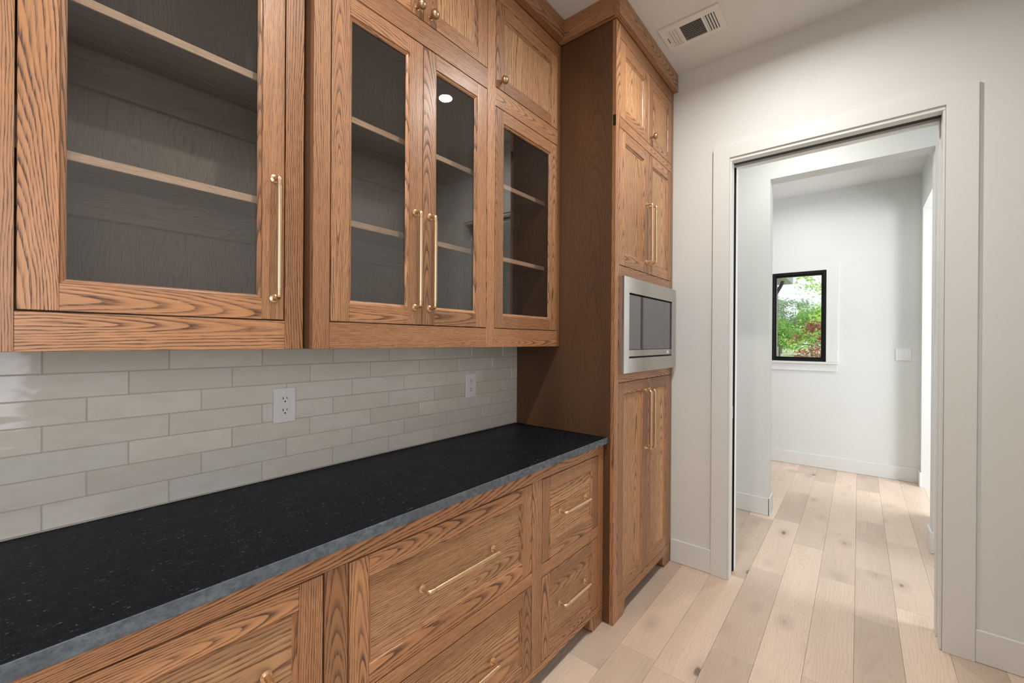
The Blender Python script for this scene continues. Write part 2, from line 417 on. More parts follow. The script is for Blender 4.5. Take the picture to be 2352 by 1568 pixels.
# passage and room beyond
wallmesh('wall_passage', [(3.925, 4.07, .556, 2.3, -.012, CEIL), (3.925, 4.07, -.88, -.384, -.012, CEIL), (3.925, 4.07, -.384, .556, 2.69, CEIL)])
wallmesh('wall_far', [(5.80, 5.95, -.47, .28, -.012, CEIL), (5.80, 5.95, .80, 2.3, -.012, CEIL), (5.80, 5.95, .28, .80, -.012, 1.175), (5.80, 5.95, .28, .80, 2.19, CEIL)])
wallmesh('wall_nook_right', [(4.07, 4.74, -.60, -.47, -.012, CEIL), (5.66, 5.95, -.60, -.47, -.012, CEIL), (4.74, 5.66, -.60, -.47, 2.69, CEIL)])
wallmesh('wall_nook_left', [(2.86, 5.95, 2.3, 2.4, -.012, CEIL)])
wallmesh('wall_side_room', [(5.85, 5.95, -3.6, -.6, -.012, CEIL), (2.86, 2.90, -3.7, -3.5, -.012, CEIL), (4.0, 5.95, -3.6, -3.5, -.012, .1), (4.0, 5.95, -3.6, -3.5, 2.9, CEIL)])

# window in the wall opposite (daylight), seen only in reflections
w = struct(thing('window_2', '', 'x')); del w['label']; del w['category']
mb = MB()
for b in [(-1.2, -1.15, YR-.09, YR-.05, .85, 2.3), (.05, .1, YR-.09, YR-.05, .85, 2.3), (-1.15, .05, YR-.09, YR-.05, .85, .90), (-1.15, .05, YR-.09, YR-.05, 2.25, 2.3)]:
    vs, fs = chbox(*b); mb.add(vs, fs)
mb.build('frame', BLKFRAME, w)

# baseboards
def baseboard(name, x0, x1, y0, y1, h=.142):
    mb = MB(); vs, fs = chbox(x0, x1, y0, y1, 0.0005, h, .003); mb.add(vs, fs); return struct(mb.build(name, TRIM))
baseboard('baseboard_end_left', XE-.014, XE, .664, .917)
baseboard('baseboard_end_right', XE-.014, XE, YR, -.398)
baseboard('baseboard_right', XL, XE-.014, YR, YR+.014)
baseboard('baseboard_passage_left', 3.912, 3.925, .545, 2.3, .140)
baseboard('baseboard_passage_reveal', 3.912, 4.083, .543, .5555, .140)
baseboard('baseboard_passage_right', 3.912, 3.925, -.88, -.372, .140)
baseboard('baseboard_passage_return', 3.925, 4.083, -.3838, -.371, .140)
baseboard('baseboard_far', 5.787, 5.80, -.457, 2.3, .142)
baseboard('baseboard_nook_right', 4.083, 4.752, -.4698, -.457, .140)
baseboard('baseboard_nook_jamb', 5.648, 5.80, -.4698, -.457, .140)
baseboard('baseboard_nook_near_jamb', 4.7405, 4.752, -.60, -.4702, .140)

# door casing and split pocket jamb
def trimbox(name, *b, m=TRIM, bv=.0006):
    return struct(plainbox(name, m, None, *b, b=bv))
CX = 2.703
def casing(name, xa, xb, ya, yb, ia, ib, zi, zo):
    # flat casing, one painted piece: outline extruded from xa to xb
    mb = MB(); pr = [(ya, .001), (ya, zo), (yb, zo), (yb, .001), (ib, .001), (ib, zi), (ia, zi), (ia, .001)]
    vs = [(xa, y, z) for y, z in pr]+[(xb, y, z) for y, z in pr]
    fs = [(i, (i+1) % 8, 8+(i+1) % 8, 8+i) for i in range(8)]
    for o_ in (0, 8): fs += [(o_, o_+1, o_+6, o_+7), (o_+1, o_+2, o_+5, o_+6), (o_+2, o_+3, o_+4, o_+5)]
    mb.add(vs, fs); return struct(mb.build(name, TRIM))
casing('trim_1', CX, XE, -.398, .676, -.297, .588, OZ, 2.533)
d = struct(bpy.data.objects.new('door_1', None)); COL.objects.link(d)
def jb(name, *b, m=TRIM): return plainbox(name, m, d, *b, b=.0015)
jb('jamb_strip', 2.712, 2.776, .5785, .5875, .001, OZ-.02)
jb('slot_brush', 2.8322, 2.8337, .5782, .5861, .001, OZ-.02, m=BLACK)
jb('jamb_strip', 2.834, 2.882, .5785, .5875, .001, OZ-.02)
jb('pocket_slot', 2.777, 2.833, .5862, .5875, .001, OZ-.02, m=BLACK)
jb('door_edge', 2.790, 2.826, .5845, .5858, .012, OZ-.05, m=BLACK)
jb('jamb_strip', 2.712, 2.770, -.2965, -.2880, .001, OZ-.02)
jb('jamb_strip', 2.822, 2.882, -.2965, -.2880, .001, OZ-.02)
jb('jamb_back', 2.771, 2.821, -.2965, -.2945, .001, OZ-.02)
jb('head_strip', 2.712, 2.762, -.2965, .5875, OZ-.019, OZ+.001)
jb('head_strip', 2.832, 2.882, -.2965, .5875, OZ-.019, OZ+.001)
jb('track_slot', 2.763, 2.831, -.2965, .5875, OZ-.006, OZ+.001, m=DUCT)
mb = MB(); vs, fs = chbox(2.798, 2.818, .5832, .5843, .93, 1.0, .0003); mb.add(vs, fs); mb.build('edge_pull', STEEL, d)
# passage-side casing
casing('trim_2', 2.8725, 2.886, -.40, .68, -.297, .588, OZ, 2.533)

# far window
w = struct(bpy.data.objects.new('window_1', None)); COL.objects.link(w)
def fr(name, y0, y1, z0, z1, x0, x1, t, m):
    mb = MB()
    for b in [(x0, x1, y0, y0+t, z0, z1), (x0, x1, y1-t, y1, z0, z1), (x0, x1, y0+t, y1-t, z0, z0+t), (x0, x1, y0+t, y1-t, z1-t, z1)]:
        vs, fs = chbox(*b, b=.002); mb.add(vs, fs)
    return mb.build(name, m, w)
fr('outer_frame', .281, .799, 1.176, 2.189, 5.80, 5.90, .030, BLKFRAME)
fr('sash', .3115, .7685, 1.2065, 2.1585, 5.83, 5.87, .016, BLKFRAME)
plainbox('pane', WGLASS, w, 5.848, 5.852, .327, .753, 1.222, 2.143)
trimbox('trim_3', 5.786, 5.80, .178, .280, 1.175, 2.29)
trimbox('trim_4', 5.786, 5.80, .800, .900, 1.175, 2.29)
trimbox('trim_5', 5.786, 5.80, .280, .800, 2.190, 2.29)
trimbox('trim_6', 5.765, 5.80, .17, .91, 1.152, 1.174)            # stool
trimbox('trim_7', 5.784, 5.80, .183, .897, 1.072, 1.151)          # apron

# ------------------------------------------------------------------ floor planks
PW = .1663; Y0 = .0095
rows = {}
known = {5: [1.12, 1.62, 2.12], 4: [1.05, 1.82, 2.312], 3: [.9, 1.78, 2.78, 3.85], 2: [1.15, 2.063, 2.965, 3.9], 1: [1.5, 2.61, 3.505, 4.35],
         0: [1.2, 2.13, 3.11, 3.9, 4.6, 5.3], -1: [1.0, 1.9, 2.776, 3.375, 4.29, 5.17], -2: [1.3, 2.2, 2.999, 3.95, 4.76], -3: [1.7, 2.75, 3.708, 4.5], -4: [1.4, 2.4, 3.3, 4.2]}
rest = MB()
nplank = 0
for k in range(-21, 15):
    ya, yb = Y0+k*PW, Y0+(k+1)*PW
    j = list(known.get(k, []))
    x = min(j) if j else 1.0
    x += 0
    lo = x
    while lo > XL: lo -= random.uniform(.6, 1.2); j.append(lo)
    hi = max(j)
    while hi < 5.8: hi += random.uniform(.55, 1.15); j.append(hi)
    j = sorted(set(j))
    for a, b in zip(j[:-1], j[1:]):
        a2, b2 = max(a, XL), min(b, 5.94)
        if b2-a2 < .02: continue
        a2 += .0004; b2 -= .0004
        dz = random.uniform(-.0004, 0)
        vis = (ya > -.9 and yb < 1.4 and b2 > .8 and not (yb > 1.0 and b2 > 3.0 and a2 < 3.9))
        args = (a2, b2, ya+.0004, yb-.0004, -.0115, dz)
        if vis: 
            mb = MB(); board(mb, *args, ax='x', face='z', b=.0005); mb.build('floor_plank', FLOOR, fl_base); nplank += 1
        else: board(rest, *args, ax='x', face='z', b=.0009)
o = rest.build('floor_planks_beyond_view', FLOOR, fl_base); o['kind'] = 'stuff'

# ------------------------------------------------------------------ backsplash
bsr = thing('tile_backsplash', 'staggered greige glazed brick tile backsplash between black counter and upper cabinets', 'backsplash', (.6, 1.530, .918))
plainbox('grout_bed', GROUT, bsr, -1.2, 1.905, 1.5242, 1.5335, .9155, 1.43, b=0.0)
RP = .0632; TW = .2437; g = .0023
tile_cache = {}
def tile_mesh(w, h):
    key = (round(w, 4), round(h, 4))
    if key in tile_cache: return tile_cache[key]
    mb = MB(); vs, fs = chbox(-w/2, w/2, 0, .007, -h/2, h/2, .0010); mb.add(vs, fs)
    o = mb.build('tile', TILE); me = o.data; bpy.data.objects.remove(o); tile_cache[key] = me; return me
phase = [0.0, .3129, .6458]
for r in range(8):
    z0 = .918+(r)*RP+.0; z1 = z0+RP
    top = 1.425
    if z0 > top: break
    z1 = min(z1, top+.0)
    idx = (6-r) % 3
    ph = .0705+[0, .157, .0768][idx]
    xs = [ph+TW*k for k in range(-6, 10)]
    for a, b in zip(xs[:-1], xs[1:]):
        a2, b2 = max(a, -1.19), min(b, 1.905)
        if b2-a2 < .02: continue
        w_, h_ = b2-a2-g, z1-z0-g
        o = bpy.data.objects.new('tile', tile_mesh(w_, h_)); COL.objects.link(o); o.parent = bsr
        o.location = Vector(((a2+b2)/2, 1.5225+random.uniform(-.0004, .0004), (z0+z1)/2)) - bsr.location
        o.rotation_euler = (random.uniform(-.004, .004), 0, random.uniform(-.003, .003))

# ------------------------------------------------------------------ hardware
def pull(parent, base, dirn, cc, mat_=None, name='pull_handle'):
    """bar pull standing off a -Y face; dirn 'x' or 'z'; base = centre on the face"""
    mb = MB(); B = Vector(base); u = Vector((1, 0, 0)) if dirn == 'x' else Vector((0, 0, 1)); o_ = Vector((0, -1, 0)); hc = cc/2; P = .034
    pts = []; rad = []
    def add(a, d, r): pts.append(B+u*a+o_*d); rad.append(r)
    seq = [(hc, 0, .0120), (hc, .0025, .0120), (hc, .0035, .0095), (hc, .006, .0100), (hc, .0075, .0070), (hc, .014, .0060), (hc, P-.010, .0062),
           (hc-.001, P-.005, .0066), (hc-.0045, P-.001, .0068), (hc-.010, P, .0064), (hc-.020, P, .0062), (hc-.0205, P, .0082), (hc-.0225, P, .0082), (hc-.023, P, .0068), (hc-.025, P, .0068), (hc-.0255, P, .0077)]
    for a, d_, r_ in seq: add(a, d_, r_)
    for a, d_, r_ in reversed(seq): add(-a, d_, r_)
    sweep(mb, pts, rad, seg=12)
    return mb.build(name, mat_ or BRASS, parent, smooth=True)
def knob(parent, base):
    mb = MB(); lathe(mb, [(0, .0095), (.002, .0095), (.003, .0068), (.012, .0054), (.016, .0066), (.018, .0115), (.0215, .0158), (.0265, .0175), (.0325, .0165), (.0375, .0125), (.0405, .0065), (.0412, .001)], base, (0, -1, 0), seg=20)
    return mb.build('knob', BRONZE, parent, smooth=True)

def bead(parent, x0, x1, z0, z1, yf, mtl=OAK, wd=.011, dep=.010):
    """moulded inner edge sloping back from the frame to the panel"""
    mb = MB()
    prof = [(0, .0005), (.0022, .0045), (.0045, .0048), (wd*.75, dep*.72), (wd, dep)]
    def corner(i, o_, y):
        return [(x0+o_, yf+y, z0+o_), (x1-o_, yf+y, z0+o_), (x1-o_, yf+y, z1-o_), (x0+o_, yf+y, z1-o_)][i]
    for side in range(4):
        a, b = side, (side+1) % 4; vs = []; fs = []; gc = []; sd = random.uniform(0, 100)
        for o_, y in prof:
            for i in (a, b):
                p = corner(i, o_, y); vs.append(p)
                if side in (0, 2): gc.append((p[0], p[2]*1.0+.3, p[1]))
                else: gc.append((p[2], p[0]+.3, p[1]))
        for k in range(len(prof)-1): fs.append((2*k, 2*k+1, 2*k+3, 2*k+2))
        mb.add(vs, fs, gc, sd)
    return mb.build('bead', mtl, parent, recalc=False)

def front(cab, name, x0, x1, z0, z1, yf, kind='panel', st=.057, rl=.057, pull_=None, knob_=None, pax='z', th=.020, styles=None):
    """framed door or drawer front; body mesh = two stiles + two rails"""
    mb = MB()
    sst = styles or [None]*4
    board(mb, x0, x0+st, yf, yf+th, z0, z1, 'z', sst[0]); board(mb, x1-st, x1, yf, yf+th, z0, z1, 'z', sst[1])
    board(mb, x0+st, x1-st, yf, yf+th, z0, z0+rl, 'x', sst[2], b=.0006); board(mb, x0+st, x1-st, yf, yf+th, z1-rl, z1, 'x', sst[3], b=.0006)
    d = mb.build(name, OAK, cab)
    bead(d, x0+st, x1-st, z0+rl, z1-rl, yf)
    if kind == 'glass':
        plainbox('glass_pane', GLASS, d, x0+st+.008, x1-st-.008, yf+.0105, yf+.0135, z0+rl+.008, z1-rl-.008, b=0)
    else:
        one('panel', OAKV, d, x0+st+.004, x1-st-.004, yf+.0101, yf+.017, z0+rl+.004, z1-rl-.004, ax=pax, style='ven', b=.0002)
    if pull_: pull(d, (pull_[0], yf, pull_[1]), pull_[2], pull_[3])
    if knob_: knob(d, (knob_[0], yf, knob_[1]))
    return d

def framed(cab, nm, x0, x1, z0, z1, yf, ax, style=None, th=.020):
    return one(nm, OAK, cab, x0, x1, yf, yf+th, z0, z1, ax=ax, style=style, b=.0008)

def interior(cab, x0, x1, yf, z0, z1, shelves, partitions=()):
    yb = 1.522
    p = one('back_panel', PLY, cab, x0, x1, yb-.008, yb, z0, z1, ax='z', style='ven', b=.0002)
    xs = [x0]+list(partitions)+[x1]
    for px in partitions: one('partition', PLY, cab, px-.009, px+.009, yf+.021, yb-.009, z0, z1, ax='z', style='ven', face='x')
    for a, b in zip(xs[:-1], xs[1:]):
        a2 = a+(.0095 if a in partitions else .0005); b2 = b-(.0095 if b in partitions else .0005)
        for zs in shelves:
            s = one('shelf', PLY, cab, a2, b2, 1.328, yb-.009, zs-.0198, zs-.0003, ax='x', style='ven', face='z')
            one('edge_band', EDGE, s, a2, b2, 1.323, 1.3278, zs-.020, zs, ax='x', style='str', b=.0005)
        for zn in (2.013, 1.688):
            one('nailer_strip', PLY, cab, a2, b2, yb-.027, yb-.0085, zn, zn+.085, ax='x', style='mid')

def carcass(cab, x0, x1, yf, z0, z1, sides=(True, True)):
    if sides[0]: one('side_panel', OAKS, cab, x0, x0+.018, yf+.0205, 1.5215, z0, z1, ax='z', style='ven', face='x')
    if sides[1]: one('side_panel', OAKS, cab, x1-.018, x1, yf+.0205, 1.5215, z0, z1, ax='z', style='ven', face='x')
    one('bottom_panel', PLY, cab, x0+.0185, x1-.0185, yf+.0205, 1.5215, z0+.045, z0+.063, ax='x', style='ven', face='z')

# ------------------------------------------------------------------ upper cabinet A (left)
ZU0 = 1.357; ZD0 = 1.4415; YA = 1.290; YB_ = 1.238
ca = thing('glass_door_wall_cabinet', 'stained oak wall cabinet at far left with one tall brass pull on its glass door', 'cabinet', (0, 1.40, ZU0))
carcass(ca, -.589, .5835, YA, ZU0, 2.955)
interior(ca, -.570, .565, YA, ZU0+.06, 2.95, [1.79, 2.137, 2.50, 2.75], partitions=(-.0045,))
framed(ca, 'frame_stile', -.030, .0215, ZU0, 2.955, YA, 'z', 'mid')
framed(ca, 'frame_stile', .532, .5835, ZU0, 2.955, YA, 'z', 'mid')
framed(ca, 'frame_stile', -.589, -.538, ZU0, 2.955, YA, 'z')
for a, b, sty in ((.0220, .5315, 'cath'), (-.5375, -.0305, None)):
    framed(ca, 'frame_rail', a, b, ZU0, 1.438, YA, 'x', sty); framed(ca, 'frame_rail', a, b, 2.465, 2.5505, YA, 'x'); framed(ca, 'frame_rail', a, b, 2.888, 2.955, YA, 'x')
front(ca, 'glass_door', .0250, .5285, ZD0, 2.4615, YA, 'glass', st=.058, pull_=(.5015, 1.671, 'z', .340), styles=['mid', 'str', 'cath', 'mid'])
front(ca, 'glass_door', -.5345, -.034, ZD0, 2.4615, YA, 'glass', st=.058, pull_=(-.0630, 1.671, 'z', .340))
front(ca, 'upper_door', .0250, .5285, 2.554, 2.8845, YA, knob_=(.049, 2.60)); front(ca, 'upper_door', -.5345, -.034, 2.554, 2.8845, YA, knob_=(-.058, 2.60))
one('crown', OAK, ca, -.60, .5875, YA-.038, YA-.0005, 2.956, CEIL-.001, ax='x', style='mid')

# upper cabinet B+C
cb = thing('glass_and_panel_wall_cabinet', 'stained oak wall cabinet with three glass doors between the left cabinet and tall pantry', 'cabinet', (1.25, 1.38, ZU0))
carcass(cb, .588, 1.9045, YB_, ZU0, 2.955)
interior(cb, .6065, 1.886, YB_, ZU0+.06, 2.95, [1.787, 2.137, 2.50], partitions=(1.361,))
framed(cb, 'frame_stile', .588, .639, ZU0, 2.955, YB_, 'z', 'mid')
framed(cb, 'frame_stile', 1.3355, 1.3855, ZU0, 2.955, YB_, 'z', 'mid')
framed(cb, 'frame_stile', 1.878, 1.9045, ZU0, 2.955, YB_, 'z', 'str')
framed(cb, 'frame_rail', .6395, 1.335, ZU0, 1.438, YB_, 'x', 'str'); framed(cb, 'frame_rail', .6395, 1.335, 2.465, 2.5505, YB_, 'x', 'str'); framed(cb, 'frame_rail', .6395, 1.335, 2.888, 2.955, YB_, 'x')
framed(cb, 'frame_rail', 1.386, 1.8775, ZU0, 1.438, YB_, 'x', 'cath'); framed(cb, 'frame_rail', 1.386, 1.8775, 2.418, 2.4975, YB_, 'x', 'cath'); framed(cb, 'frame_rail', 1.386, 1.8775, 2.888, 2.955, YB_, 'x', 'str')
front(cb, 'glass_door', .6425, .9880, ZD0, 2.4615, YB_, 'glass', st=.0595, pull_=(.9545, 1.673, 'z', .340), styles=['cath', 'str', 'cath', 'mid'])
front(cb, 'glass_door', .9905, 1.332, ZD0, 2.4615, YB_, 'glass', st=.0585, pull_=(1.0215, 1.673, 'z', .340), styles=['cath', 'str', 'cath', 'str'])
front(cb, 'glass_door', 1.389, 1.8745, ZD0, 2.4145, YB_, 'glass', st=.0545, rl=.055, styles=['mid', 'cath', 'str', 'str'])
front(cb, 'upper_door', .6425, .9875, 2.5535, 2.8845, YB_, knob_=(.9585, 2.582)); front(cb, 'upper_door', .9905, 1.332, 2.5535, 2.8845, YB_, knob_=(1.0195, 2.582))
front(cb, 'upper_door', 1.389, 1.8745, 2.501, 2.8845, YB_, st=.055, rl=.056, knob_=(1.4165, 2.532))
one('crown', OAK, cb, .55, 1.8775, YB_-.038, YB_-.0005, 2.956, CEIL-.001, ax='x', style='cath')

# ------------------------------------------------------------------ base cabinet and counter
YB = .973
bc = thing('base_cabinet', 'long stained oak base cabinet with brass bar pulls on its drawers, below the black counter', 'cabinet', (.6, 1.25, 0))
BX0 = -.705
framed(bc, 'frame_rail', BX0, 1.9045, .8345, .8835, YB, 'x', 'mid')
framed(bc, 'frame_rail', BX0, 1.9045, .0715, .0975, YB, 'x', 'mid')
for a, b, s in ((.4945, .5535, 'cath'), (1.318, 1.3815, 'mid'), (1.854, 1.9045, 'str'), (-.127, -.068, 'mid'), (BX0, BX0+.055, 'mid')):
    framed(bc, 'frame_stile', a, b, .098, .834, YB, 'z', s)
def drawers(x0, x1, pr, z1b=.4895):
    framed(bc, 'frame_rail', x0-.003, x1+.003, .4405, z1b-.003, YB, 'x')
    zz = [(z1b, .8310), (.1010, .4370)]
    for i, (a, b) in enumerate(zz):
        front(bc, 'drawer_front', x0, x1, a, b, YB, pax='x', pull_=((x0+x1)/2, .668 if i == 0 else .280, 'x', pr), st=.056, rl=.056)
drawers(.557, 1.3145, .306); drawers(1.385, 1.8505, .212, .4960); drawers(-.064, .4905, .306); drawers(-.647, -.130, .306)
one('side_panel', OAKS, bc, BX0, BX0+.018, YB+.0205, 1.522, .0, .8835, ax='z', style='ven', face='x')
one('dark_gap_backing', DARK, bc, BX0+.02, 1.9045, YB+.0225, YB+.030, .075, .88, ax='x')  # dark sheet standing for the unlit interior behind the drawer gaps
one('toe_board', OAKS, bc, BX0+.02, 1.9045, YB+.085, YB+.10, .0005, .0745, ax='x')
def foot(cab, xa, xb, yf, flip=False):
    """bracket foot with a small cove cut at its inner bottom corner"""
    prof = [(xb, .0005), (xb, .071), (xa, .071), (xa, .026), (xa+.004, .020), (xa+.012, .018), (xa+.020, .012), (xa+.024, .0005)] if not flip else \
           [(xa, .0005), (xa, .071), (xb, .071), (xb, .026), (xb-.004, .020), (xb-.012, .018), (xb-.020, .012), (xb-.024, .0005)]
    mb = MB(); n_ = len(prof); vs = [(x, yf, z) for x, z in prof]+[(x, yf+.06, z) for x, z in prof]
    fs = [tuple(range(n_)), tuple(range(n_, 2*n_))[::-1]]+[(i, (i+1) % n_, n_+(i+1) % n_, n_+i) for i in range(n_)]
    gc = [(p[2], p[0]-xa+.2, p[1]) for p in vs]; mb.add(vs, fs, gc, random.uniform(0, 100))
    return mb.build('foot', OAK, cab)
foot(bc, 1.778, 1.9045, YB); foot(bc, BX0, BX0+.12, YB, True)

ct = thing('countertop', 'black honed stone countertop with a grey squared edge coloured lighter for room light', 'countertop', (.6, 1.2, .885))
plainbox('slab', STONE, ct, -.73, 1.9053, .9535, 1.526, .8845, .914, b=.0012)
plainbox('slab_edge', STONEE, ct, -.73, 1.9053, .9500, .9533, .8845, .9137, b=.001)
ct.children[1]['label'] = 'eased grey front edge, coloured lighter for the room light'

# ------------------------------------------------------------------ tall pantry cabinet
YT = .918; TX0, TX1 = 1.906, 2.7205
tc_ = thing('tall_pantry_cabinet', 'floor to ceiling stained oak cabinet beside the doorway, holding the microwave', 'cabinet', (2.3, 1.22, 0))
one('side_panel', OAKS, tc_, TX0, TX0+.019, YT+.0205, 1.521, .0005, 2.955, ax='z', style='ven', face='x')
framed(tc_, 'frame_stile', TX0, 1.9505, .0005, 2.955, YT, 'z', 'mid')
framed(tc_, 'frame_stile', 2.688, TX1, .0005, 2.955, YT, 'z', 'str')
for z0, z1, s in ((.0705, .1175, 'mid'), (1.1805, 1.2295, 'mid'), (1.700, 1.7635, 'mid'), (2.4465, 2.4945, 'cath'), (2.886, 2.955, 'str')):
    framed(tc_, 'frame_rail', 1.951, 2.6875, z0, z1, YT, 'x', s)
one('tenon_end', DARK, tc_, TX0-.0004, TX0+.002, YT+.0005, YT+.0165, 2.436, 2.490, ax='x', b=.0001)
MX = 2.3185
front(tc_, 'lower_door', 1.954, MX-.0012, .1205, 1.1775, YT, st=.0585, rl=.057, pull_=(MX-.026, .953, 'z', .320), styles=['mid', 'mid', 'mid', 'mid'])
front(tc_, 'lower_door', MX+.0012, 2.6850, .1205, 1.1775, YT, st=.0585, rl=.057, pull_=(MX+.032, .953, 'z', .320))
front(tc_, 'middle_door', 1.954, MX-.0012, 1.7665, 2.4435, YT, st=.0585, rl=.057, pull_=(MX-.026, 1.987, 'z', .318), styles=['cath', 'mid', 'cath', 'mid'])
front(tc_, 'middle_door', MX+.0012, 2.6850, 1.7665, 2.4435, YT, st=.0585, rl=.057, pull_=(MX+.032, 1.987, 'z', .318))
front(tc_, 'upper_door', 1.954, MX-.0012, 2.4975, 2.8825, YT, st=.0585, rl=.057)
front(tc_, 'upper_door', MX+.0012, 2.6850, 2.4975, 2.8825, YT, st=.0585, rl=.057, knob_=(MX+.030, 2.540))
one('dark_gap_backing', DARK, tc_, 1.927, 2.7195, YT+.0225, YT+.030, .08, 1.18, ax='x'); one('dark_gap_backing', DARK, tc_, 1.927, 2.7195, YT+.0225, YT+.030, 1.75, 2.95, ax='x')  # dark sheets that blacken the door gaps in place of a shaded interior
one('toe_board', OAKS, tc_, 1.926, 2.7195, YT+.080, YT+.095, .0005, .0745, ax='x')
foot(tc_, 1.951, 2.040, YT, True); foot(tc_, 2.585, 2.6875, YT)
mb = MB()
board(mb, 1.878, 2.7205, YT-.029, YT-.0005, 2.956, CEIL-.001, 'x', 'cath')
board(mb, 1.878, 1.9055, YT+.0, YB_-.0006, 2.956, CEIL-.001, 'y', 'cath', face='x')
mb.build('crown', OAK, tc_)

# ------------------------------------------------------------------ microwave
mw = thing('built_in_microwave', 'stainless steel trimmed built-in microwave set in the tall oak cabinet', 'microwave', (2.325, 1.0, 1.226))
YM = .890; mx0, mx1, mz0, mz1 = 1.949, 2.702, 1.2265, 1.7085; ix0, ix1, iz0, iz1 = 2.011, 2.634, 1.3005, 1.6305
mb = MB()
for b in ((mx0, ix0, YM, .9175, mz0, mz1), (ix1, mx1, YM, .9175, mz0, mz1), (ix0, ix1, YM, .9175, mz0, iz0), (ix0, ix1, YM, .9175, iz1, mz1)):
    vs, fs = chbox(*b, b=.0006); mb.add(vs, fs)
o = mb.build('trim_frame', STEEL, mw)
plainbox('cavity_body', BLACK, mw, ix0-.02, ix1+.02, .9185, 1.35, iz0-.03, iz1+.03)
plainbox('door', MWGLASS, mw, ix0+.012, 2.522, .897, .917, 1.3435, iz1-.006, b=.002)
plainbox('control_panel', MWGLASS, mw, 2.5245, ix1-.006, .897, .917, 1.3435, iz1-.006, b=.002)
o = plainbox('door_rail', STEEL, mw, ix0+.012, 2.522, .896, .917, iz0+.007, 1.3425, b=.002)
o = plainbox('panel_base', STEEL, mw, 2.5245, ix1-.006, .896, .917, iz0+.007, 1.3425, b=.002)
plainbox('button', PLAST, mw, 2.566, 2.590, .8948, .8962, 1.316, 1.332, b=.0004)

# ------------------------------------------------------------------ outlets
def outlet(x0, x1, z0, z1, label):
    cx, cz = (x0+x1)/2, (z0+z1)/2
    t = thing('wall_outlet', label, 'outlet', (cx, 1.521, cz), 'duplex outlets in the tile backsplash')
    plainbox('cover_plate', PLAST, t, x0, x1, 1.5145, 1.5218, z0, z1, b=.0025)
    rc = plainbox('receptacle', PLAST, t, cx-.0165, cx+.0165, 1.5132, 1.5146, cz-.0335, cz+.0335, b=.0007)
    mb = MB()
    for dz in (.0205, -.0190):
        for bx in ((cx-.0078, cx-.0054, cz+dz-.001, cz+dz+.0075), (cx+.0050, cx+.0072, cz+dz+.0005, cz+dz+.0070)):
            vs, fs = chbox(bx[0], bx[1], 1.5128, 1.5135, bx[2], bx[3], .0001); mb.add(vs, fs)
        lathe(mb, [(0, .0026), (.0005, .0026)], (cx-.0003, 1.5133, cz+dz-.0075), (0, -1, 0), 12)
    mb.build('socket_slots', BLACK, rc)
outlet(.5905, .6625, 1.101, 1.220, 'white duplex outlet on the tiles nearer the camera, under the left cabinet')
outlet(1.4865, 1.5600, 1.098, 1.219, 'white duplex outlet on the tiles farther away, near the tall cabinet')
# rocker switch on far wall
sw = thing('light_switch', 'white double rocker switch plate on the far wall beyond the doorway', 'switch', (5.798, -.346, 1.272))
plainbox('cover_plate', PLAST, sw, 5.792, 5.7995, -.405, -.288, 1.212, 1.332, b=.002)
plainbox('rocker', PLAST, sw, 5.7895, 5.7918, -.342, -.309, 1.238, 1.306, b=.001); plainbox('rocker', PLAST, sw, 5.7895, 5.7918, -.388, -.355, 1.238, 1.306, b=.001)

# ------------------------------------------------------------------ ceiling vent
vt = thing('ceiling_vent', 'white rectangular ceiling air register near the crown of the tall cabinet', 'vent', (2.357, .698, CEIL))
vx0, vx1, vy0, vy1 = 2.257, 2.458, .547, .849; zc = CEIL-.0005
secs = [(2.297, 2.430, .760, .818, 'y'), (2.297, 2.430, .641, .750, 'x'), (2.301, 2.432, .578, .630, 'y')]
mb = MB()
for b in ((vx0, 2.297, vy0, vy1), (2.432, vx1, vy0, vy1), (2.297, 2.432, vy0, .578), (2.297, 2.432, .818, vy1), (2.297, 2.432, .750, .760), (2.297, 2.432, .630, .641)):
    vs, fs = chbox(b[0], b[1], b[2], b[3], zc-.007, zc, .0004); mb.add(vs, fs)
vs, fs = chbox(vx0-.003, vx1+.003, vy0-.003, vy1+.003, zc-.002, zc, .0006); 
mb.build('face_frame', VENTM, vt)
plainbox('duct', DUCT, vt, 2.297, 2.432, .578, .818, zc-.0010, zc-.0002, b=0)
def slat(x0, x1, y0, y1, tilt_ax, ang):
    mb = MB(); vs, fs = chbox(x0, x1, y0, y1, -.0004, .0004, .0001)
    c = Vector(((x0+x1)/2, (y0+y1)/2, 0)); R = Matrix.Rotation(ang, 3, tilt_ax)
    vs = [R @ (Vector(v)-c)+c+Vector((0, 0, zc-.0045)) for v in vs]; mb.add(vs, fs); return mb.build('slat', VENTM, vt)
for i in range(11):
    x = 2.297+.0123*(i+.5); slat(x-.0040, x+.0040, .641, .750, 'Y', math.radians(-50))
for i in range(4):
    y = .760+.0145*(i+.5); slat(2.297, 2.430, y-.0068, y+.0068, 'X', math.radians(7))
for i in range(4):
    y = .578+.013*(i+.5)+.002; slat(2.301, 2.432, y-.0045, y+.0045, 'X', math.radians(-48))
plainbox('damper_lever', DUCT, vt, 2.345, 2.39, .823, .826, zc-.0085, zc-.0068, b=0)
mb = MB()
for (x, y) in ((2.36, .838), (2.36, .560)): lathe(mb, [(0, .003), (.0012, .002)], (x, y, zc-.0070), (0, 0, -1), 10)
mb.build('screw', VENTM, vt)

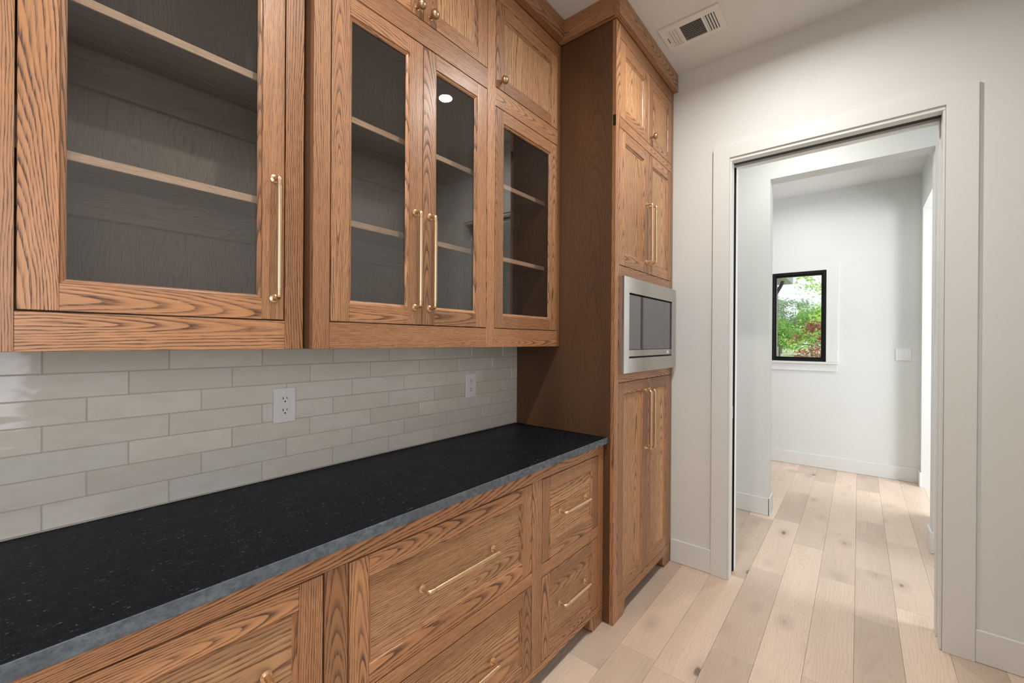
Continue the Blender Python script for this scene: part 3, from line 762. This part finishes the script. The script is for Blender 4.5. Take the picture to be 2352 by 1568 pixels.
# ------------------------------------------------------------------ recessed lights
def can(cx, cy, label, group='recessed ceiling lights'):
    t = thing('recessed_light', label, 'ceiling light', (cx, cy, CEIL), group)
    mb = MB(); lathe(mb, [(0, .062), (.002, .062), (.003, .058), (.0015, .046), (.0005, .045)], (cx, cy, CEIL-.0002), (0, 0, -1), 32); mb.build('trim_ring', PLAST, t, smooth=True)
    mb = MB(); lathe(mb, [(0, .044), (.0006, .043)], (cx, cy, CEIL-.0008), (0, 0, -1), 32); mb.build('lens', LENS, t)
for (cx, cy), lb in zip(CANS, ('round recessed ceiling light mirrored in the glass door beside the tall cabinet', 'round recessed ceiling light in front of the left glass door', 'round recessed ceiling light behind the camera')): can(cx, cy, lb)
can(3.4, .3, 'added unseen recessed light brightening the passage beyond the doorway'); can(4.95, .5, 'added unseen recessed light brightening the far room by the window')  # both fixtures are added to go with the fill lamps beyond the doorway

# ------------------------------------------------------------------ arched teal cabinet seen only by reflection
ar = thing('arched_teal_cabinet', 'dark teal cabinet with an arched niche in the passage, mirrored in glass', 'cabinet', (3.9, -1.6, 0))
mb = MB(); cy_, rad_, zs = -1.55, .42, 1.95
pts = [(-.95, 0), (-.95, 2.75), (-2.15, 2.75), (-2.15, 0), (cy_-rad_, 0)]+[(cy_-rad_*math.cos(a), zs+rad_*math.sin(a)) for a in [math.pi*k/16 for k in range(17)]]+[(cy_+rad_, 0)]
n_ = len(pts); vs = [(3.62, y, z+.001) for y, z in pts]+[(3.90, y, z+.001) for y, z in pts]
fs = [tuple(range(n_))[::-1], tuple(range(n_, 2*n_))]+[(i, (i+1) % n_, n_+(i+1) % n_, n_+i) for i in range(n_)]
mb.add(vs, fs); mb.build('arched_surround', TEAL, ar)
plainbox('niche_back', TEAL, ar, 3.895, 3.915, cy_-rad_-.02, cy_+rad_+.02, .001, 2.45)
for z in (.9, 1.25): plainbox('shelf', TEAL, ar, 3.66, 3.894, cy_-rad_+.001, cy_+rad_-.001, z, z+.03)

# ------------------------------------------------------------------ outside
m, n, l, bs = mat('lawn'); t_ = N(n, 'ShaderNodeTexCoord').outputs['Object']
l.new(ramp(n, l, noise(n, l, t_, .35, 5, dim='3D'), [(.35, (.30, .42, .13)), (.6, (.55, .56, .30))]), bs.inputs['Base Color']); bs.inputs['Roughness'].default_value = .9
LAWN = m
def leafm(name, a, b):
    m, n, l, bs = mat(name); t_ = N(n, 'ShaderNodeTexCoord').outputs['Object']
    nz = noise(n, l, t_, 2.4, 3, dim='3D')
    l.new(ramp(n, l, nz, [(.35, a), (.65, b)]), bs.inputs['Base Color']); bs.inputs['Roughness'].default_value = .5
    tl = N(n, 'ShaderNodeBsdfTranslucent'); l.new(ramp(n, l, nz, [(.35, a), (.65, b)]), tl.inputs[0])
    mx = N(n, 'ShaderNodeMixShader'); mx.inputs[0].default_value = .4; l.new(bs.outputs[0], mx.inputs[1]); l.new(tl.outputs[0], mx.inputs[2]); l.new(mx.outputs[0], n['Material Output'].inputs[0])
    return m
L1 = leafm('green_leaves', (.12, .30, .04), (.34, .60, .10)); L2 = leafm('yellow_green_leaves', (.25, .50, .05), (.60, .80, .18))
L3 = leafm('red_leaves', (.22, .05, .03), (.50, .16, .08)); L4 = leafm('grey_green_leaves', (.22, .34, .18), (.42, .55, .32))
BARK = paint('bark', (.16, .13, .11), .9)
g_ = tag(struct(plainbox('lawn', LAWN, None, 6.1, 260, -110, 110, -.9, -.6)), '', 'x'); del g_['label']; del g_['category']
def tree(name, label, base, hgt, crown, leaf, nleaf, lsize, lmat, branches=6, trunk=.12, group='trees outside the far window', seed=1):
    rnd = random.Random(seed)
    t = thing(name, label, 'tree', base, group); B = Vector(base)
    mb = MB(); tops = []
    sweep(mb, [B, B+Vector((rnd.uniform(-.02, .02)*hgt, rnd.uniform(-.02, .02)*hgt, hgt*.5)), B+Vector((0, 0, hgt*.85))], [trunk, trunk*.7, trunk*.25], 8)
    for k in range(branches):
        a = rnd.uniform(0, 6.28); z = rnd.uniform(.3, .7)*hgt; rl = crown*rnd.uniform(.6, 1.0)
        p0 = B+Vector((0, 0, z)); p2 = p0+Vector((math.cos(a)*rl, math.sin(a)*rl, rnd.uniform(.15, .5)*rl)); p1 = (p0+p2)/2+Vector((0, 0, rnd.uniform(-.1, .15)*rl))
        sweep(mb, [p0, p1, p2], [trunk*.4, trunk*.25, trunk*.08], 6); tops += [p1, p2]
    mb.build('trunk', BARK, t, smooth=True)
    mb = MB(); cl = tops+[B+Vector((rnd.gauss(0, .35)*crown, rnd.gauss(0, .35)*crown, hgt*leaf[0]+rnd.random()*hgt*(leaf[1]-leaf[0]))) for _ in range(branches*3)]
    for i in range(nleaf):
        c = rnd.choice(cl); p = c+Vector((rnd.gauss(0, .16)*crown, rnd.gauss(0, .16)*crown, rnd.gauss(0, .11)*crown))
        d1 = Vector((rnd.gauss(0, 1), rnd.gauss(0, 1), rnd.gauss(0, .6))).normalized(); d2 = d1.cross(Vector((rnd.gauss(0, 1), rnd.gauss(0, 1), rnd.gauss(0, 1)))).normalized(); s = lsize*rnd.uniform(.6, 1.3)
        mb.add([p-d1*s, p-d2*s*.45, p+d1*s, p+d2*s*.45], [(0, 1, 2, 3)])
    o = mb.build('foliage', lmat, t, recalc=False); o['kind'] = 'stuff'
    return t
tree('shade_tree', 'tall pale green tree, leftmost of those outside the far window', (88, 10.6, -.6), 9.6, 4.2, (.35, .95), 6500, .20, L4, seed=3, trunk=.16)
tree('shade_tree', 'mid green tree behind the red leaved one outside the far window', (74, 5.2, -.6), 6.8, 3.6, (.30, .95), 6500, .17, L1, seed=5, trunk=.16)
tree('shade_tree', 'low dark green tree at the left edge of the far window', (50, 6.2, -.6), 4.6, 2.6, (.38, .95), 5500, .14, L1, seed=9, trunk=.11)
tree('leaning_tree', 'bright yellow green tree with bare branches at the right of the far window', (19.5, .55, -.6), 4.7, 1.5, (.35, 1.0), 2600, .07, L2, branches=9, seed=11, trunk=.10)
tree('red_maple', 'small red leaved maple close outside the far window', (10.6, .66, -.6), 2.45, .50, (.30, .95), 2600, .036, L3, branches=10, trunk=.018, group=None, seed=4)
# eave, brick pier and downspout at the window's upper left
ev = thing('house_eave', 'pale soffit corner of the roof above the far window', 'roof eave', (6.35, 1.3, 2.15))
plainbox('soffit', EAVE, ev, 6.02, 6.7, .68, 1.9, 2.160, 2.40)
ds = MB(); dp = [(6.3, .750, 2.158),  (6.3, .757, 2.13), (6.3, .785, 2.07), (6.3, .822, 2.00), (6.3, .838, 1.93), (6.3, .838, 1.70), (6.3, .838, -.55)]
sweep(ds, dp, [.020]*len(dp), 10); o = ds.build('downspout', GUTTER, None, smooth=True); tag(o, 'dark metal downspout curving down at the left of the far window', 'downspout')
m, n, l, bs = mat('brick_faces'); bt = N(n, 'ShaderNodeTexBrick'); t_ = N(n, 'ShaderNodeTexCoord').outputs['Object']
mp = N(n, 'ShaderNodeMapping'); mp.inputs['Rotation'].default_value = (math.radians(90), 0, math.radians(90)); l.new(t_, mp.inputs[0]); l.new(mp.outputs[0], bt.inputs[0]); bt.inputs['Scale'].default_value = 5; bt.inputs['Color1'].default_value = (.35, .16, .10, 1); bt.inputs['Color2'].default_value = (.45, .24, .15, 1); l.new(bt.outputs[0], bs.inputs['Base Color'])
pr = plainbox('brick_pier', m, None, 6.5, 6.9, .875, 1.4, -.6, 2.159); tag(pr, 'brick pier glimpsed behind the downspout outside the far window', 'brick pier')
